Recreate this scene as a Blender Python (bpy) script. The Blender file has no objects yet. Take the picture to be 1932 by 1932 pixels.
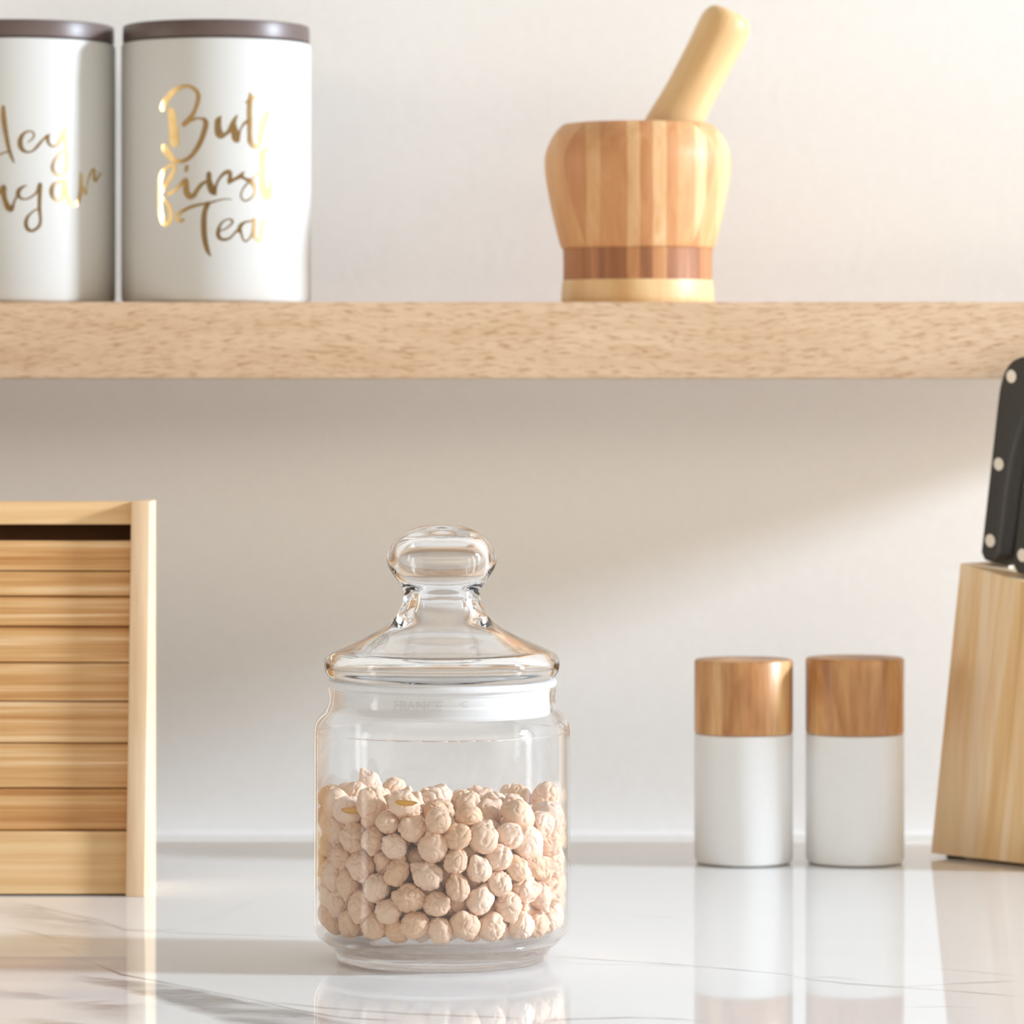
import bpy, bmesh, math, random
import numpy as np
from mathutils import Vector, Matrix, noise

S = bpy.context.scene
C = S.collection
PI = math.pi
random.seed(4)

# ------------------------------------------------------------------ camera, world, lamps, exposure
F, CX, HY, HC, ZJ = 8000.0, 966.0, 730.0, 0.2025, 1.5     # focal length in pixels, optical axis, camera height above the worktop
cam = bpy.data.cameras.new('camera')
cam.sensor_width = 36.0
cam.lens = F / 1932 * 36
cam.shift_y = -(966 - HY) / 1932
cam.clip_start, cam.clip_end = 0.05, 50
cam.dof.use_dof = True
cam.dof.focus_distance = 1.470
cam.dof.aperture_fstop = 21
camo = bpy.data.objects.new('camera', cam)
camo.location = (0, -ZJ, HC)
camo.rotation_euler = (PI / 2, 0, 0)
C.objects.link(camo)
S.camera = camo

S.view_settings.view_transform = 'Standard'
S.view_settings.look = 'None'
S.view_settings.exposure = 0.0
S.view_settings.gamma = 1.0
S.view_settings.use_curve_mapping = False
S.cycles.use_denoising = True
S.cycles.max_bounces = 24
S.cycles.transmission_bounces = 20
S.cycles.transparent_max_bounces = 32
S.cycles.glossy_bounces = 8
S.cycles.diffuse_bounces = 6
S.cycles.sample_clamp_indirect = 6.0


class NT:
    """small helper to write node trees"""
    def __init__(self, tree):
        self.t = tree
        tree.nodes.clear()

    def n(self, kind, **kw):
        nd = self.t.nodes.new(kind)
        for k, v in kw.items():
            if k.startswith('i_'):
                key = k[2:]
                nd.inputs[int(key) if key.isdigit() else key.replace('_', ' ')].default_value = v
            else:
                setattr(nd, k, v)
        return nd

    def l(self, a, b):
        self.t.links.new(a, b)

    def math(self, op, a, b=0.0, clamp=False):
        nd = self.n('ShaderNodeMath', operation=op, use_clamp=clamp)
        for i, v in enumerate((a, b)):
            if isinstance(v, (int, float)):
                nd.inputs[i].default_value = v
            else:
                self.l(v, nd.inputs[i])
        return nd.outputs[0]

    def mix(self, fac, a, b, mode='MIX'):
        nd = self.n('ShaderNodeMix', data_type='RGBA', blend_type=mode)
        for s, v in ((nd.inputs[0], fac), (nd.inputs[6], a), (nd.inputs[7], b)):
            if isinstance(v, (int, float)):
                s.default_value = v
            elif isinstance(v, tuple):
                s.default_value = v if len(v) == 4 else (*v, 1)
            else:
                self.l(v, s)
        return nd.outputs[2]

    def ramp(self, fac, stops, interp='LINEAR'):
        nd = self.n('ShaderNodeValToRGB')
        cr = nd.color_ramp
        cr.interpolation = interp
        while len(cr.elements) < len(stops):
            cr.elements.new(0.5)
        for e, (p, c) in zip(cr.elements, stops):
            e.position = p
            e.color = c if len(c) == 4 else (*c, 1)
        self.l(fac, nd.inputs[0])
        return nd.outputs[0]


def lin(r, g, b):
    """display colour 0-255 to linear"""
    f = lambda v: (v / 255 / 12.92) if v / 255 <= 0.04045 else ((v / 255 + 0.055) / 1.055) ** 2.4
    return (f(r), f(g), f(b))


world = bpy.data.worlds.new('room_light')
S.world = world
world.use_nodes = True
w = NT(world.node_tree)
tc = w.n('ShaderNodeTexCoord')
sx = w.n('ShaderNodeSeparateXYZ')
w.l(tc.outputs['Generated'], sx.inputs[0])
az = w.math('ARCTAN2', sx.outputs[0], w.math('MULTIPLY', sx.outputs[1], -1.0))        # 0 = behind the camera, + = right
az01 = w.math('ADD', w.math('DIVIDE', az, 2 * PI), 0.5)
deg = lambda d: d / 360 + 0.5
band = w.ramp(az01, [(0.0, (.55, .51, .43)), (deg(-100), (.95, .88, .74)), (deg(-50), (1.0, .92, .76)), (deg(-36), (.34, .265, .18)),
                     (deg(0), (.18, .14, .095)), (deg(44), (.30, .245, .18)), (deg(58), (2.3, 2.2, 2.0)), (deg(100), (2.3, 2.25, 2.15)), (1.0, (.55, .51, .43))])
high = w.ramp(az01, [(0.0, (.6, .55, .47)), (deg(-80), (1.15, 1.03, .86)), (deg(-30), (2.0, 1.77, 1.42)), (deg(0), (2.0, 1.76, 1.42)), (deg(40), (2.9, 2.58, 2.12)), (deg(75), (1.6, 1.5, 1.32)), (deg(110), (1.2, 1.15, 1.08)), (1.0, (.6, .55, .47))])
off = w.ramp(w.math('ABSOLUTE', sx.outputs[2]), [(0.07, (0, 0, 0)), (0.13, (1, 1, 1))])
top = w.ramp(sx.outputs[2], [(0.20, (0, 0, 0)), (0.38, (1, 1, 1))])
zen = w.ramp(sx.outputs[2], [(0.80, (0, 0, 0)), (0.90, (1, 1, 1))])
down = w.ramp(w.math('MULTIPLY', sx.outputs[2], -1.0), [(0.14, (0, 0, 0)), (0.42, (1, 1, 1))])
col = w.mix(off, band, high)
col = w.mix(top, col, (.10, .098, .095))
col = w.mix(zen, col, (.6, .6, .6))
col = w.mix(down, col, (.30, .27, .22))
bg = w.n('ShaderNodeBackground', i_Strength=1.03)
w.l(col, bg.inputs['Color'])
wo = w.n('ShaderNodeOutputWorld')
w.l(bg.outputs[0], wo.inputs[0])


def lamp(name, loc, target, size, size_y, power, color, shape='RECTANGLE'):
    d = bpy.data.lights.new(name, 'AREA')
    d.shape = shape
    d.size, d.size_y = size, size_y
    d.energy = power
    d.color = color
    o = bpy.data.objects.new(name, d)
    o.location = loc
    o.rotation_euler = (Vector(target) - Vector(loc)).to_track_quat('-Z', 'Y').to_euler()
    C.objects.link(o)
    return o


lamp('key_lamp', (4.86, -0.56, 1.753), (0.0, 0.25, 0.17), 0.66, 0.66, 405.0, (0.80, 0.92, 1.06), 'DISK')
lamp('window_left', (-2.8, -0.85, 0.40), (0.0, 0.0, 0.1), 0.30, 1.5, 6.5, (1.0, 0.98, 0.95))
lamp('window_right', (3.2, -0.26, 0.30), (0.0, 0.0, 0.1), 0.34, 1.3, 10.0, (0.95, 0.98, 1.0))


# ------------------------------------------------------------------ geometry helpers
def at(px, py, z):
    """point of the photograph seen at depth z from the camera"""
    return Vector(((px - CX) * z / F, z - ZJ, HC - (py - HY) * z / F))


def ground(px, py):
    return at(px, py, F * HC / (py - HY))


def link(name, me, mat=None, parent=None):
    o = bpy.data.objects.new(name, me)
    C.objects.link(o)
    if mat:
        me.materials.append(mat)
    if parent:
        o.parent = parent
    return o


def obj(name, bm, mat=None, parent=None, smooth=True, angle=35):
    bmesh.ops.recalc_face_normals(bm, faces=bm.faces)
    me = bpy.data.meshes.new(name)
    bm.to_mesh(me)
    bm.free()
    if smooth:
        me.polygons.foreach_set('use_smooth', [True] * len(me.polygons))
        if angle:
            me.set_sharp_from_angle(angle=math.radians(angle))
    return link(name, me, mat, parent)


def tag(o, label, cat, group=None, kind=None):
    if label:
        o['label'] = label
    if cat:
        o['category'] = cat
    if group:
        o['group'] = group
    if kind:
        o['kind'] = kind
    return o


def thing(name, loc, label, cat, group=None, rz=0.0):
    o = bpy.data.objects.new(name, None)
    o.empty_display_size = 0.02
    o.location = loc
    o.rotation_euler = (0, 0, rz)
    C.objects.link(o)
    return tag(o, label, cat, group)


def structure(o):
    o['kind'] = 'structure'
    return o


def smooth_profile(pts, sub=5):
    """Catmull-Rom through (r, h) points"""
    out = []
    n = len(pts)
    for i in range(n - 1):
        p0, p1, p2, p3 = pts[max(i - 1, 0)], pts[i], pts[i + 1], pts[min(i + 2, n - 1)]
        for k in range(sub):
            t = k / sub
            q = []
            for a, b, c, d in zip(p0, p1, p2, p3):
                q.append(0.5 * (2 * b + (c - a) * t + (2 * a - 5 * b + 4 * c - d) * t * t + (3 * b - a - 3 * c + d) * t ** 3))
            out.append(tuple(q))
    out.append(tuple(pts[-1]))
    return out


def lathe(pts, seg=96, closed=False):
    """revolve (r, h) points about Z; points on the axis become poles"""
    bm = bmesh.new()
    rings = []
    for r, h in pts:
        if r < 1e-6:
            rings.append([bm.verts.new((0, 0, h))])
        else:
            rings.append([bm.verts.new((r * math.cos(2 * PI * k / seg), r * math.sin(2 * PI * k / seg), h)) for k in range(seg)])
    pairs = list(zip(rings[:-1], rings[1:]))
    if closed:
        pairs.append((rings[-1], rings[0]))
    for a, b in pairs:
        for k in range(seg):
            k2 = (k + 1) % seg
            if len(a) == 1 and len(b) == 1:
                continue
            if len(a) == 1:
                bm.faces.new((a[0], b[k], b[k2]))
            elif len(b) == 1:
                bm.faces.new((a[k], a[k2], b[0]))
            else:
                bm.faces.new((a[k], a[k2], b[k2], b[k]))
    return bm


def box_bm(x0, x1, y0, y1, z0, z1, bevel=0.0, seg=2, bm=None):
    own = bmesh.new()
    bmesh.ops.create_cube(own, size=1)
    for v in own.verts:
        v.co = Vector((x0 + (v.co.x + .5) * (x1 - x0), y0 + (v.co.y + .5) * (y1 - y0), z0 + (v.co.z + .5) * (z1 - z0)))
    if bevel:
        bmesh.ops.bevel(own, geom=own.edges[:], offset=bevel, segments=seg, profile=0.6, affect='EDGES')
    if bm is None:
        return own
    me = bpy.data.meshes.new('tmp')
    own.to_mesh(me)
    own.free()
    bm.from_mesh(me)
    bpy.data.meshes.remove(me)
    return bm


def hull_bm(bottom, top, bevel=0.0, seg=2, bm=None):
    """a block from two rings of corresponding corners"""
    own = bmesh.new()
    a = [own.verts.new(p) for p in bottom]
    b = [own.verts.new(p) for p in top]
    n = len(a)
    own.faces.new(a[::-1])
    own.faces.new(b)
    for i in range(n):
        own.faces.new((a[i], a[(i + 1) % n], b[(i + 1) % n], b[i]))
    bmesh.ops.recalc_face_normals(own, faces=own.faces)
    if bevel:
        bmesh.ops.bevel(own, geom=own.edges[:], offset=bevel, segments=seg, profile=0.6, affect='EDGES')
    if bm is None:
        return own
    me = bpy.data.meshes.new('tmp')
    own.to_mesh(me)
    own.free()
    bm.from_mesh(me)
    bpy.data.meshes.remove(me)
    return bm


# ------------------------------------------------------------------ materials
def material(name):
    m = bpy.data.materials.new(name)
    m.use_nodes = True
    n = NT(m.node_tree)
    out = n.n('ShaderNodeOutputMaterial')
    return m, n, out


def principled(n, out, rough=0.5, spec=0.5, metal=0.0):
    p = n.n('ShaderNodeBsdfPrincipled', i_Roughness=rough, i_Metallic=metal)
    p.inputs['Specular IOR Level'].default_value = spec
    n.l(p.outputs[0], out.inputs[0])
    return p


def coords(n, scale=(1, 1, 1), rot=(0, 0, 0), loc=(0, 0, 0), kind='Object'):
    tc = n.n('ShaderNodeTexCoord')
    mp = n.n('ShaderNodeMapping')
    mp.inputs['Scale'].default_value = scale
    mp.inputs['Rotation'].default_value = rot
    mp.inputs['Location'].default_value = loc
    n.l(tc.outputs[kind], mp.inputs[0])
    return mp.outputs[0]


def tex(n, vec, scale=1.0, detail=3.0, rough=0.55, distort=0.0):
    t = n.n('ShaderNodeTexNoise', i_Scale=scale, i_Detail=detail, i_Roughness=rough, i_Distortion=distort)
    n.l(vec, t.inputs['Vector'])
    return t.outputs[0]


def bump(n, p, height, strength=0.2, dist=0.001):
    b = n.n('ShaderNodeBump', i_Strength=strength, i_Distance=dist)
    n.l(height, b.inputs['Height'])
    n.l(b.outputs[0], p.inputs['Normal'])


def plain(name, color, rough=0.5, spec=0.5, metal=0.0, grain=0.0, gscale=400.0):
    m, n, out = material(name)
    p = principled(n, out, rough, spec, metal)
    t = tex(n, coords(n), gscale, 2)
    c = n.ramp(t, [(0.3, tuple(v * (1 - grain) for v in color)), (0.7, tuple(min(v * (1 + grain), 1.0) for v in color))])
    n.l(c, p.inputs['Base Color'])
    return m


def paint_wall():
    m, n, out = material('painted_plaster')
    p = principled(n, out, 0.75, 0.25)
    t = tex(n, coords(n), 260, 4)
    c = n.ramp(t, [(0.3, (.845, .84, .83)), (0.7, (.865, .86, .85))])
    n.l(c, p.inputs['Base Color'])
    bump(n, p, t, 0.22, 0.0006)
    return m


def oak():
    m, n, out = material('oak_laminate')
    p = principled(n, out, 0.6, 0.3)
    tc = n.n('ShaderNodeTexCoord')
    sp = n.n('ShaderNodeSeparateXYZ')
    n.l(tc.outputs['Object'], sp.inputs[0])
    w1 = n.n('ShaderNodeTexNoise', i_Scale=1.0, i_Detail=1.0)
    mp = n.n('ShaderNodeMapping')
    mp.inputs['Scale'].default_value = (7, 6, 9)
    n.l(tc.outputs['Object'], mp.inputs[0])
    n.l(mp.outputs[0], w1.inputs['Vector'])
    warp = n.math('MULTIPLY', n.math('SUBTRACT', w1.outputs[0], 0.5), 0.030)
    z = n.math('ADD', sp.outputs[2], warp)

    def dash(fx, fz, off, lo, hi):
        cb = n.n('ShaderNodeCombineXYZ')
        n.l(n.math('ADD', n.math('MULTIPLY', sp.outputs[0], fx), off), cb.inputs[0])
        n.l(n.math('MULTIPLY', sp.outputs[1], fx), cb.inputs[1])
        n.l(n.math('MULTIPLY', z, fz), cb.inputs[2])
        t = n.n('ShaderNodeTexNoise', i_Scale=1.0, i_Detail=2.0, i_Roughness=0.6)
        n.l(cb.outputs[0], t.inputs['Vector'])
        mr = n.n('ShaderNodeMapRange', interpolation_type='SMOOTHSTEP')
        mr.inputs[1].default_value, mr.inputs[2].default_value = lo, hi
        n.l(t.outputs[0], mr.inputs[0])
        return mr.outputs[0]
    d1 = dash(150, 1150, 0.0, 0.50, 0.68)
    d2 = dash(80, 1700, 7.3, 0.50, 0.70)
    d3 = dash(14, 160, 3.1, 0.35, 0.70)
    c = n.mix(d3, lin(218, 190, 160), lin(209, 178, 146))
    d4 = dash(42, 2600, 11.7, 0.42, 0.62)
    c = n.mix(n.math('MULTIPLY', d4, 0.28), c, lin(196, 160, 126))
    c = n.mix(n.math('MULTIPLY', d2, 0.5), c, lin(192, 154, 120))
    c = n.mix(n.math('MULTIPLY', d1, 0.75), c, lin(172, 130, 94))
    n.l(c, p.inputs['Base Color'])
    bump(n, p, d1, -0.12, 0.0004)
    return m


def wood(name, stops, scale, detail=4, rough=0.45, spec=0.4, distort=0.6, fine=(1, 1, 1), fine_amt=0.35, dark=(0.5, 0.38, 0.25), object_shift=0.0, lean=None):
    """stretched noise grain: scale = frequency per axis (low along the grain)"""
    m, n, out = material(name)
    p = principled(n, out, rough, spec)
    vec = coords(n, scale)
    if lean:
        pre = coords(n, (1, 1, 1), lean)
        mp = n.n('ShaderNodeMapping')
        mp.inputs['Scale'].default_value = scale
        n.l(pre, mp.inputs[0])
        vec = mp.outputs[0]
    if object_shift:
        oi = n.n('ShaderNodeObjectInfo')
        va = n.n('ShaderNodeVectorMath', operation='ADD')
        n.l(vec, va.inputs[0])
        n.l(n.math('MULTIPLY', oi.outputs['Random'], object_shift), va.inputs[1])
        vec = va.outputs[0]
    t = tex(n, vec, 1.0, detail, 0.55, distort)
    c = n.ramp(t, stops)
    f = tex(n, coords(n, fine), 1.0, 3, 0.7)
    fm = n.ramp(f, [(0.45, (0, 0, 0)), (0.75, (1, 1, 1))])
    fmv = n.math('MULTIPLY', fm, fine_amt)
    c = n.mix(fmv, c, dark)
    n.l(c, p.inputs['Base Color'])
    bump(n, p, f, 0.06, 0.0005)
    return m


def planks(name, freq, tones, axis='x', rough=0.5, grain=(170, 170, 14), cell_y=12.0, spec=0.4):
    """glued strips of different tone: cells across one axis, grain along Z"""
    m, n, out = material(name)
    p = principled(n, out, rough, spec)
    tc = n.n('ShaderNodeTexCoord')
    sp = n.n('ShaderNodeSeparateXYZ')
    n.l(tc.outputs['Object'], sp.inputs[0])
    wob = tex(n, coords(n, (40, 40, 25)), 1.0, 2)
    x = n.math('ADD', n.math('MULTIPLY', sp.outputs[0], freq), n.math('MULTIPLY', wob, 0.25))
    y = n.math('FLOOR', n.math('ADD', n.math('MULTIPLY', sp.outputs[1], cell_y), 0.3))
    wn = n.n('ShaderNodeTexVoronoi', voronoi_dimensions='1D', feature='F1', i_Scale=1.0, i_Randomness=0.8)
    n.l(n.math('ADD', x, n.math('MULTIPLY', y, 17.3)), wn.inputs['W'])
    sep = n.n('ShaderNodeSeparateColor')
    n.l(wn.outputs['Color'], sep.inputs[0])
    g = tex(n, coords(n, grain), 1.0, 4, 0.6, 0.8)
    v = n.math('ADD', n.math('MULTIPLY', sep.outputs[0], 0.44), n.math('MULTIPLY', g, 0.60))
    c = n.ramp(v, tones)
    n.l(c, p.inputs['Base Color'])
    return m


def glass(name, rough=0.0, ior=1.5):
    m, n, out = material(name)
    g = n.n('ShaderNodeBsdfGlass', i_Roughness=rough, i_IOR=ior)
    t = tex(n, coords(n), 90, 1)
    c = n.ramp(t, [(0.3, (.985, .99, .995)), (0.7, (1, 1, 1))])
    n.l(c, g.inputs['Color'])
    n.l(g.outputs[0], out.inputs[0])
    return m


def thin_glass(name):
    """thin clear wall: straight transmission and a Fresnel reflection"""
    m, n, out = material(name)
    lw = n.n('ShaderNodeLayerWeight', i_Blend=0.5)
    f = n.math('POWER', lw.outputs['Facing'], 4.2)
    f = n.math('ADD', n.math('MULTIPLY', f, 0.95), 0.026, True)
    tr = n.n('ShaderNodeBsdfTransparent')
    tint = n.ramp(lw.outputs['Facing'], [(0.0, (.992, .994, .996)), (0.85, (.97, .975, .98)), (1.0, (.90, .90, .90))])
    n.l(tint, tr.inputs[0])
    gl = n.n('ShaderNodeBsdfGlossy', i_Roughness=0.015)
    gl.inputs[0].default_value = (1, 1, 1, 1)
    mx = n.n('ShaderNodeMixShader')
    n.l(f, mx.inputs[0])
    n.l(tr.outputs[0], mx.inputs[1])
    n.l(gl.outputs[0], mx.inputs[2])
    n.l(mx.outputs[0], out.inputs[0])
    return m


def foot_glass(name):
    """thick clear foot: part of the light goes straight through, part is bent"""
    m, n, out = material(name)
    g = n.n('ShaderNodeBsdfGlass', i_Roughness=0.0, i_IOR=1.45)
    t = tex(n, coords(n), 90, 1)
    c = n.ramp(t, [(0.3, (.985, .99, .995)), (0.7, (1, 1, 1))])
    n.l(c, g.inputs['Color'])
    tr = n.n('ShaderNodeBsdfTransparent')
    mx = n.n('ShaderNodeMixShader', i_0=0.45)
    n.l(g.outputs[0], mx.inputs[1])
    n.l(tr.outputs[0], mx.inputs[2])
    n.l(mx.outputs[0], out.inputs[0])
    return m


def milky(name):
    m, n, out = material(name)
    p = n.n('ShaderNodeBsdfPrincipled', i_Roughness=0.3)
    p.inputs['Base Color'].default_value = (.95, .955, .965, 1)
    tl = n.n('ShaderNodeBsdfTranslucent')
    tl.inputs[0].default_value = (.985, .975, .955, 1)
    mx = n.n('ShaderNodeMixShader', i_0=0.40)
    n.l(p.outputs[0], mx.inputs[1])
    n.l(tl.outputs[0], mx.inputs[2])
    tr = n.n('ShaderNodeBsdfTransparent')
    t = tex(n, coords(n), 200, 2)
    fac = n.ramp(t, [(0.3, (.09, .09, .09)), (0.7, (.13, .13, .13))])
    m2 = n.n('ShaderNodeMixShader')
    n.l(fac, m2.inputs[0])
    n.l(mx.outputs[0], m2.inputs[1])
    n.l(tr.outputs[0], m2.inputs[2])
    n.l(m2.outputs[0], out.inputs[0])
    return m


def marble():
    m, n, out = material('polished_marble')
    p = principled(n, out, 0.03, 0.36)
    at_ = n.n('ShaderNodeAttribute', attribute_name='vein')
    sp = n.n('ShaderNodeSeparateColor')
    n.l(at_.outputs['Color'], sp.inputs[0])
    t = tex(n, coords(n, (4, 9, 4)), 1.0, 4)
    base = n.ramp(t, [(0.3, (.885, .88, .865)), (0.7, (.92, .918, .91))])
    g = tex(n, coords(n, (90, 240, 90)), 1.0, 4, 0.65, 0.5)
    k = n.math('MULTIPLY', sp.outputs[0], n.math('ADD', 0.55, n.math('MULTIPLY', g, 0.8)), True)
    c = n.mix(k, base, lin(150, 146, 145))
    c = n.mix(sp.outputs[2], c, lin(196, 182, 168))
    k2 = n.math('MULTIPLY', sp.outputs[1], 0.9)
    c = n.mix(k2, c, lin(112, 98, 92))
    n.l(c, p.inputs['Base Color'])
    return m


def chickpea_mat():
    m, n, out = material('chickpea_skin')
    p = principled(n, out, 0.6, 0.3)
    oi = n.n('ShaderNodeObjectInfo')
    t = tex(n, coords(n, (1, 1, 1)), 330, 4, 0.6)
    a = n.mix(t, lin(224, 192, 168), lin(247, 230, 214))
    b = n.mix(oi.outputs['Random'], lin(255, 250, 246), lin(238, 214, 186))
    c = n.mix(0.85, a, b, 'MULTIPLY')
    n.l(c, p.inputs['Base Color'])
    t2 = tex(n, coords(n), 900, 3)
    bump(n, p, t2, 0.05, 0.0004)
    return m


M_wall = paint_wall()
M_trim = plain('white_trim_paint', (.88, .88, .87), 0.4, 0.4, 0, 0.02)
M_floor = plain('pale_floor', (.55, .50, .44), 0.6, 0.3, 0, 0.05, 8)
M_oak = oak()
M_marble = marble()
M_slat = wood('bamboo_slat', [(0.30, lin(180, 120, 66)), (0.43, lin(208, 154, 96)), (0.55, lin(224, 178, 122)), (0.68, lin(246, 212, 168))],
              (5, 60, 330), 4, 0.42, 0.4, 0.3, (26, 200, 1500), 0.35, lin(178, 128, 76))
M_panel = wood('bamboo_panel', [(0.3, lin(222, 186, 146)), (0.5, lin(236, 206, 170)), (0.7, lin(244, 224, 194))],
               (120, 14, 9), 3, 0.45, 0.4, 0.2, (900, 60, 40), 0.2, lin(220, 184, 134))
M_rail = wood('bamboo_rail', [(0.3, lin(214, 168, 114)), (0.5, lin(226, 186, 134)), (0.7, lin(236, 200, 150))],
              (8, 60, 300), 3, 0.45, 0.4, 0.2, (30, 200, 1200), 0.2, lin(196, 146, 92))
M_dark = plain('shaded_wood_inside', lin(92, 60, 34), 0.7, 0.2, 0, 0.1, 120)  # shade inside the closed box, put into a darker wood colour
M_canister = plain('satin_white_enamel', (.61, .605, .585), 0.45, 0.45, 0, 0.015, 900)
M_lid = plain('brown_bamboo_fibre', lin(98, 82, 78), 0.38, 0.45, 0, 0.06, 300)
M_gold = None
M_mortar = planks('acacia_strips', 175, [(0.15, lin(182, 120, 72)), (0.36, lin(202, 144, 96)), (0.55, lin(212, 160, 110)), (0.72, lin(224, 182, 134)), (0.9, lin(234, 204, 160))])
M_band = planks('dark_wood_strips', 170, [(0.15, lin(126, 78, 50)), (0.4, lin(160, 104, 66)), (0.65, lin(190, 132, 86)), (0.9, lin(214, 164, 118))])
M_palewood = wood('pale_turned_wood', [(0.3, lin(216, 172, 118)), (0.55, lin(230, 194, 144)), (0.75, lin(240, 212, 168))],
                  (70, 70, 8), 3, 0.45, 0.4, 0.3, (300, 300, 14), 0.25, lin(196, 150, 96))
M_acacia = wood('acacia_cap', [(0.28, lin(148, 94, 52)), (0.42, lin(192, 134, 82)), (0.54, lin(216, 162, 106)), (0.68, lin(238, 194, 138))],
                (62, 62, 9), 4, 0.35, 0.5, 1.2, (500, 500, 40), 0.4, lin(128, 78, 40), 20.0)
M_shaker = plain('white_ceramic', (.90, .90, .895), 0.33, 0.45, 0, 0.01)
M_block = wood('rubberwood_block', [(0.28, lin(214, 164, 106)), (0.42, lin(240, 202, 148)), (0.54, lin(249, 222, 184)), (0.62, lin(252, 228, 196)), (0.74, lin(238, 196, 134))],
               (95, 95, 5), 3, 0.5, 0.4, 0.6, (260, 260, 9), 0.2, lin(196, 148, 94), 0, (-.101, -.092, 0))
M_black = plain('black_handle_plastic', (.026, .021, .018), 0.30, 0.5, 0, 0.1)
M_tang = plain('dark_brown_handle_side', (.034, .027, .022), 0.42, 0.5, 0, 0.1)
M_rivet = plain('pale_steel_rivet', (.80, .74, .66), 0.38, 0.5, 0.85, 0.03)
M_glass = glass('clear_glass')
M_thin = thin_glass('clear_thin_glass')
M_foot = foot_glass('clear_foot_glass')
M_milky = milky('milky_silicone')
M_emboss = plain('raised_milky_letters', (.66, .665, .685), 0.4, 0.4, 0, 0.02)
M_pea = chickpea_mat()
M_husk = plain('yellow_split_husk', lin(238, 196, 110), 0.5, 0.4, 0, 0.1, 500)


def gold():
    m, n, out = material('gold_foil')
    p = principled(n, out, 0.09, 0.5, 1.0)
    t = tex(n, coords(n), 220, 3)
    c = n.ramp(t, [(0.3, (.80, .56, .27)), (0.7, (.90, .68, .36))])
    n.l(c, p.inputs['Base Color'])
    return m


M_gold = gold()


def wloc(o):
    v = Vector((0, 0, 0))
    while o:
        v += o.location
        o = o.parent
    return v


def wobj(name, bm, mat, parent, **kw):
    """like obj(), for a mesh made in world coordinates under an unrotated parent"""
    bmesh.ops.translate(bm, vec=-wloc(parent), verts=bm.verts)
    return obj(name, bm, mat, parent, **kw)


# ------------------------------------------------------------------ structure
YW = 1.975 - ZJ                                     # wall face
YB = 1.888 - ZJ                                    # back edge of the worktop
structure(obj('wall_back', box_bm(-2.4, 3.6, YW, YW + 0.12, -0.9, 1.9), M_wall, smooth=False))
tz = at(0, 1572, 1.963).z
trim = hull_bm([(-2.4, YW - .012, tz - .09), (3.6, YW - .012, tz - .09), (3.6, YW, tz - .09), (-2.4, YW, tz - .09)],
               [(-2.4, YW - .012, tz - .001), (3.6, YW - .012, tz - .001), (3.6, YW, tz), (-2.4, YW, tz)])
structure(obj('trim_1', trim, M_trim, smooth=False))


structure(obj('floor', box_bm(-2.4, 3.6, -2.6, YW, -.95, -.90), M_floor, smooth=False))


# ------------------------------------------------------------------ marble worktop, veins kept as a mesh attribute
def vnoise(x, y, seed=0):
    def hsh(i, j):
        h = np.sin(i * 127.1 + j * 311.7 + seed * 74.7) * 43758.5453
        return h - np.floor(h)
    i, j = np.floor(x), np.floor(y)
    fx, fy = x - i, y - j
    u, v = fx * fx * (3 - 2 * fx), fy * fy * (3 - 2 * fy)
    return (hsh(i, j) * (1 - u) + hsh(i + 1, j) * u) * (1 - v) + (hsh(i, j + 1) * (1 - u) + hsh(i + 1, j + 1) * u) * v


def fbm(x, y, seed=0, octaves=4):
    s, a, t = 0, 0.5, 0
    for k in range(octaves):
        s = s + a * vnoise(x * 2 ** k, y * 2 ** k, seed + k)
        t += a
        a *= 0.5
    return s / t - 0.5


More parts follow.
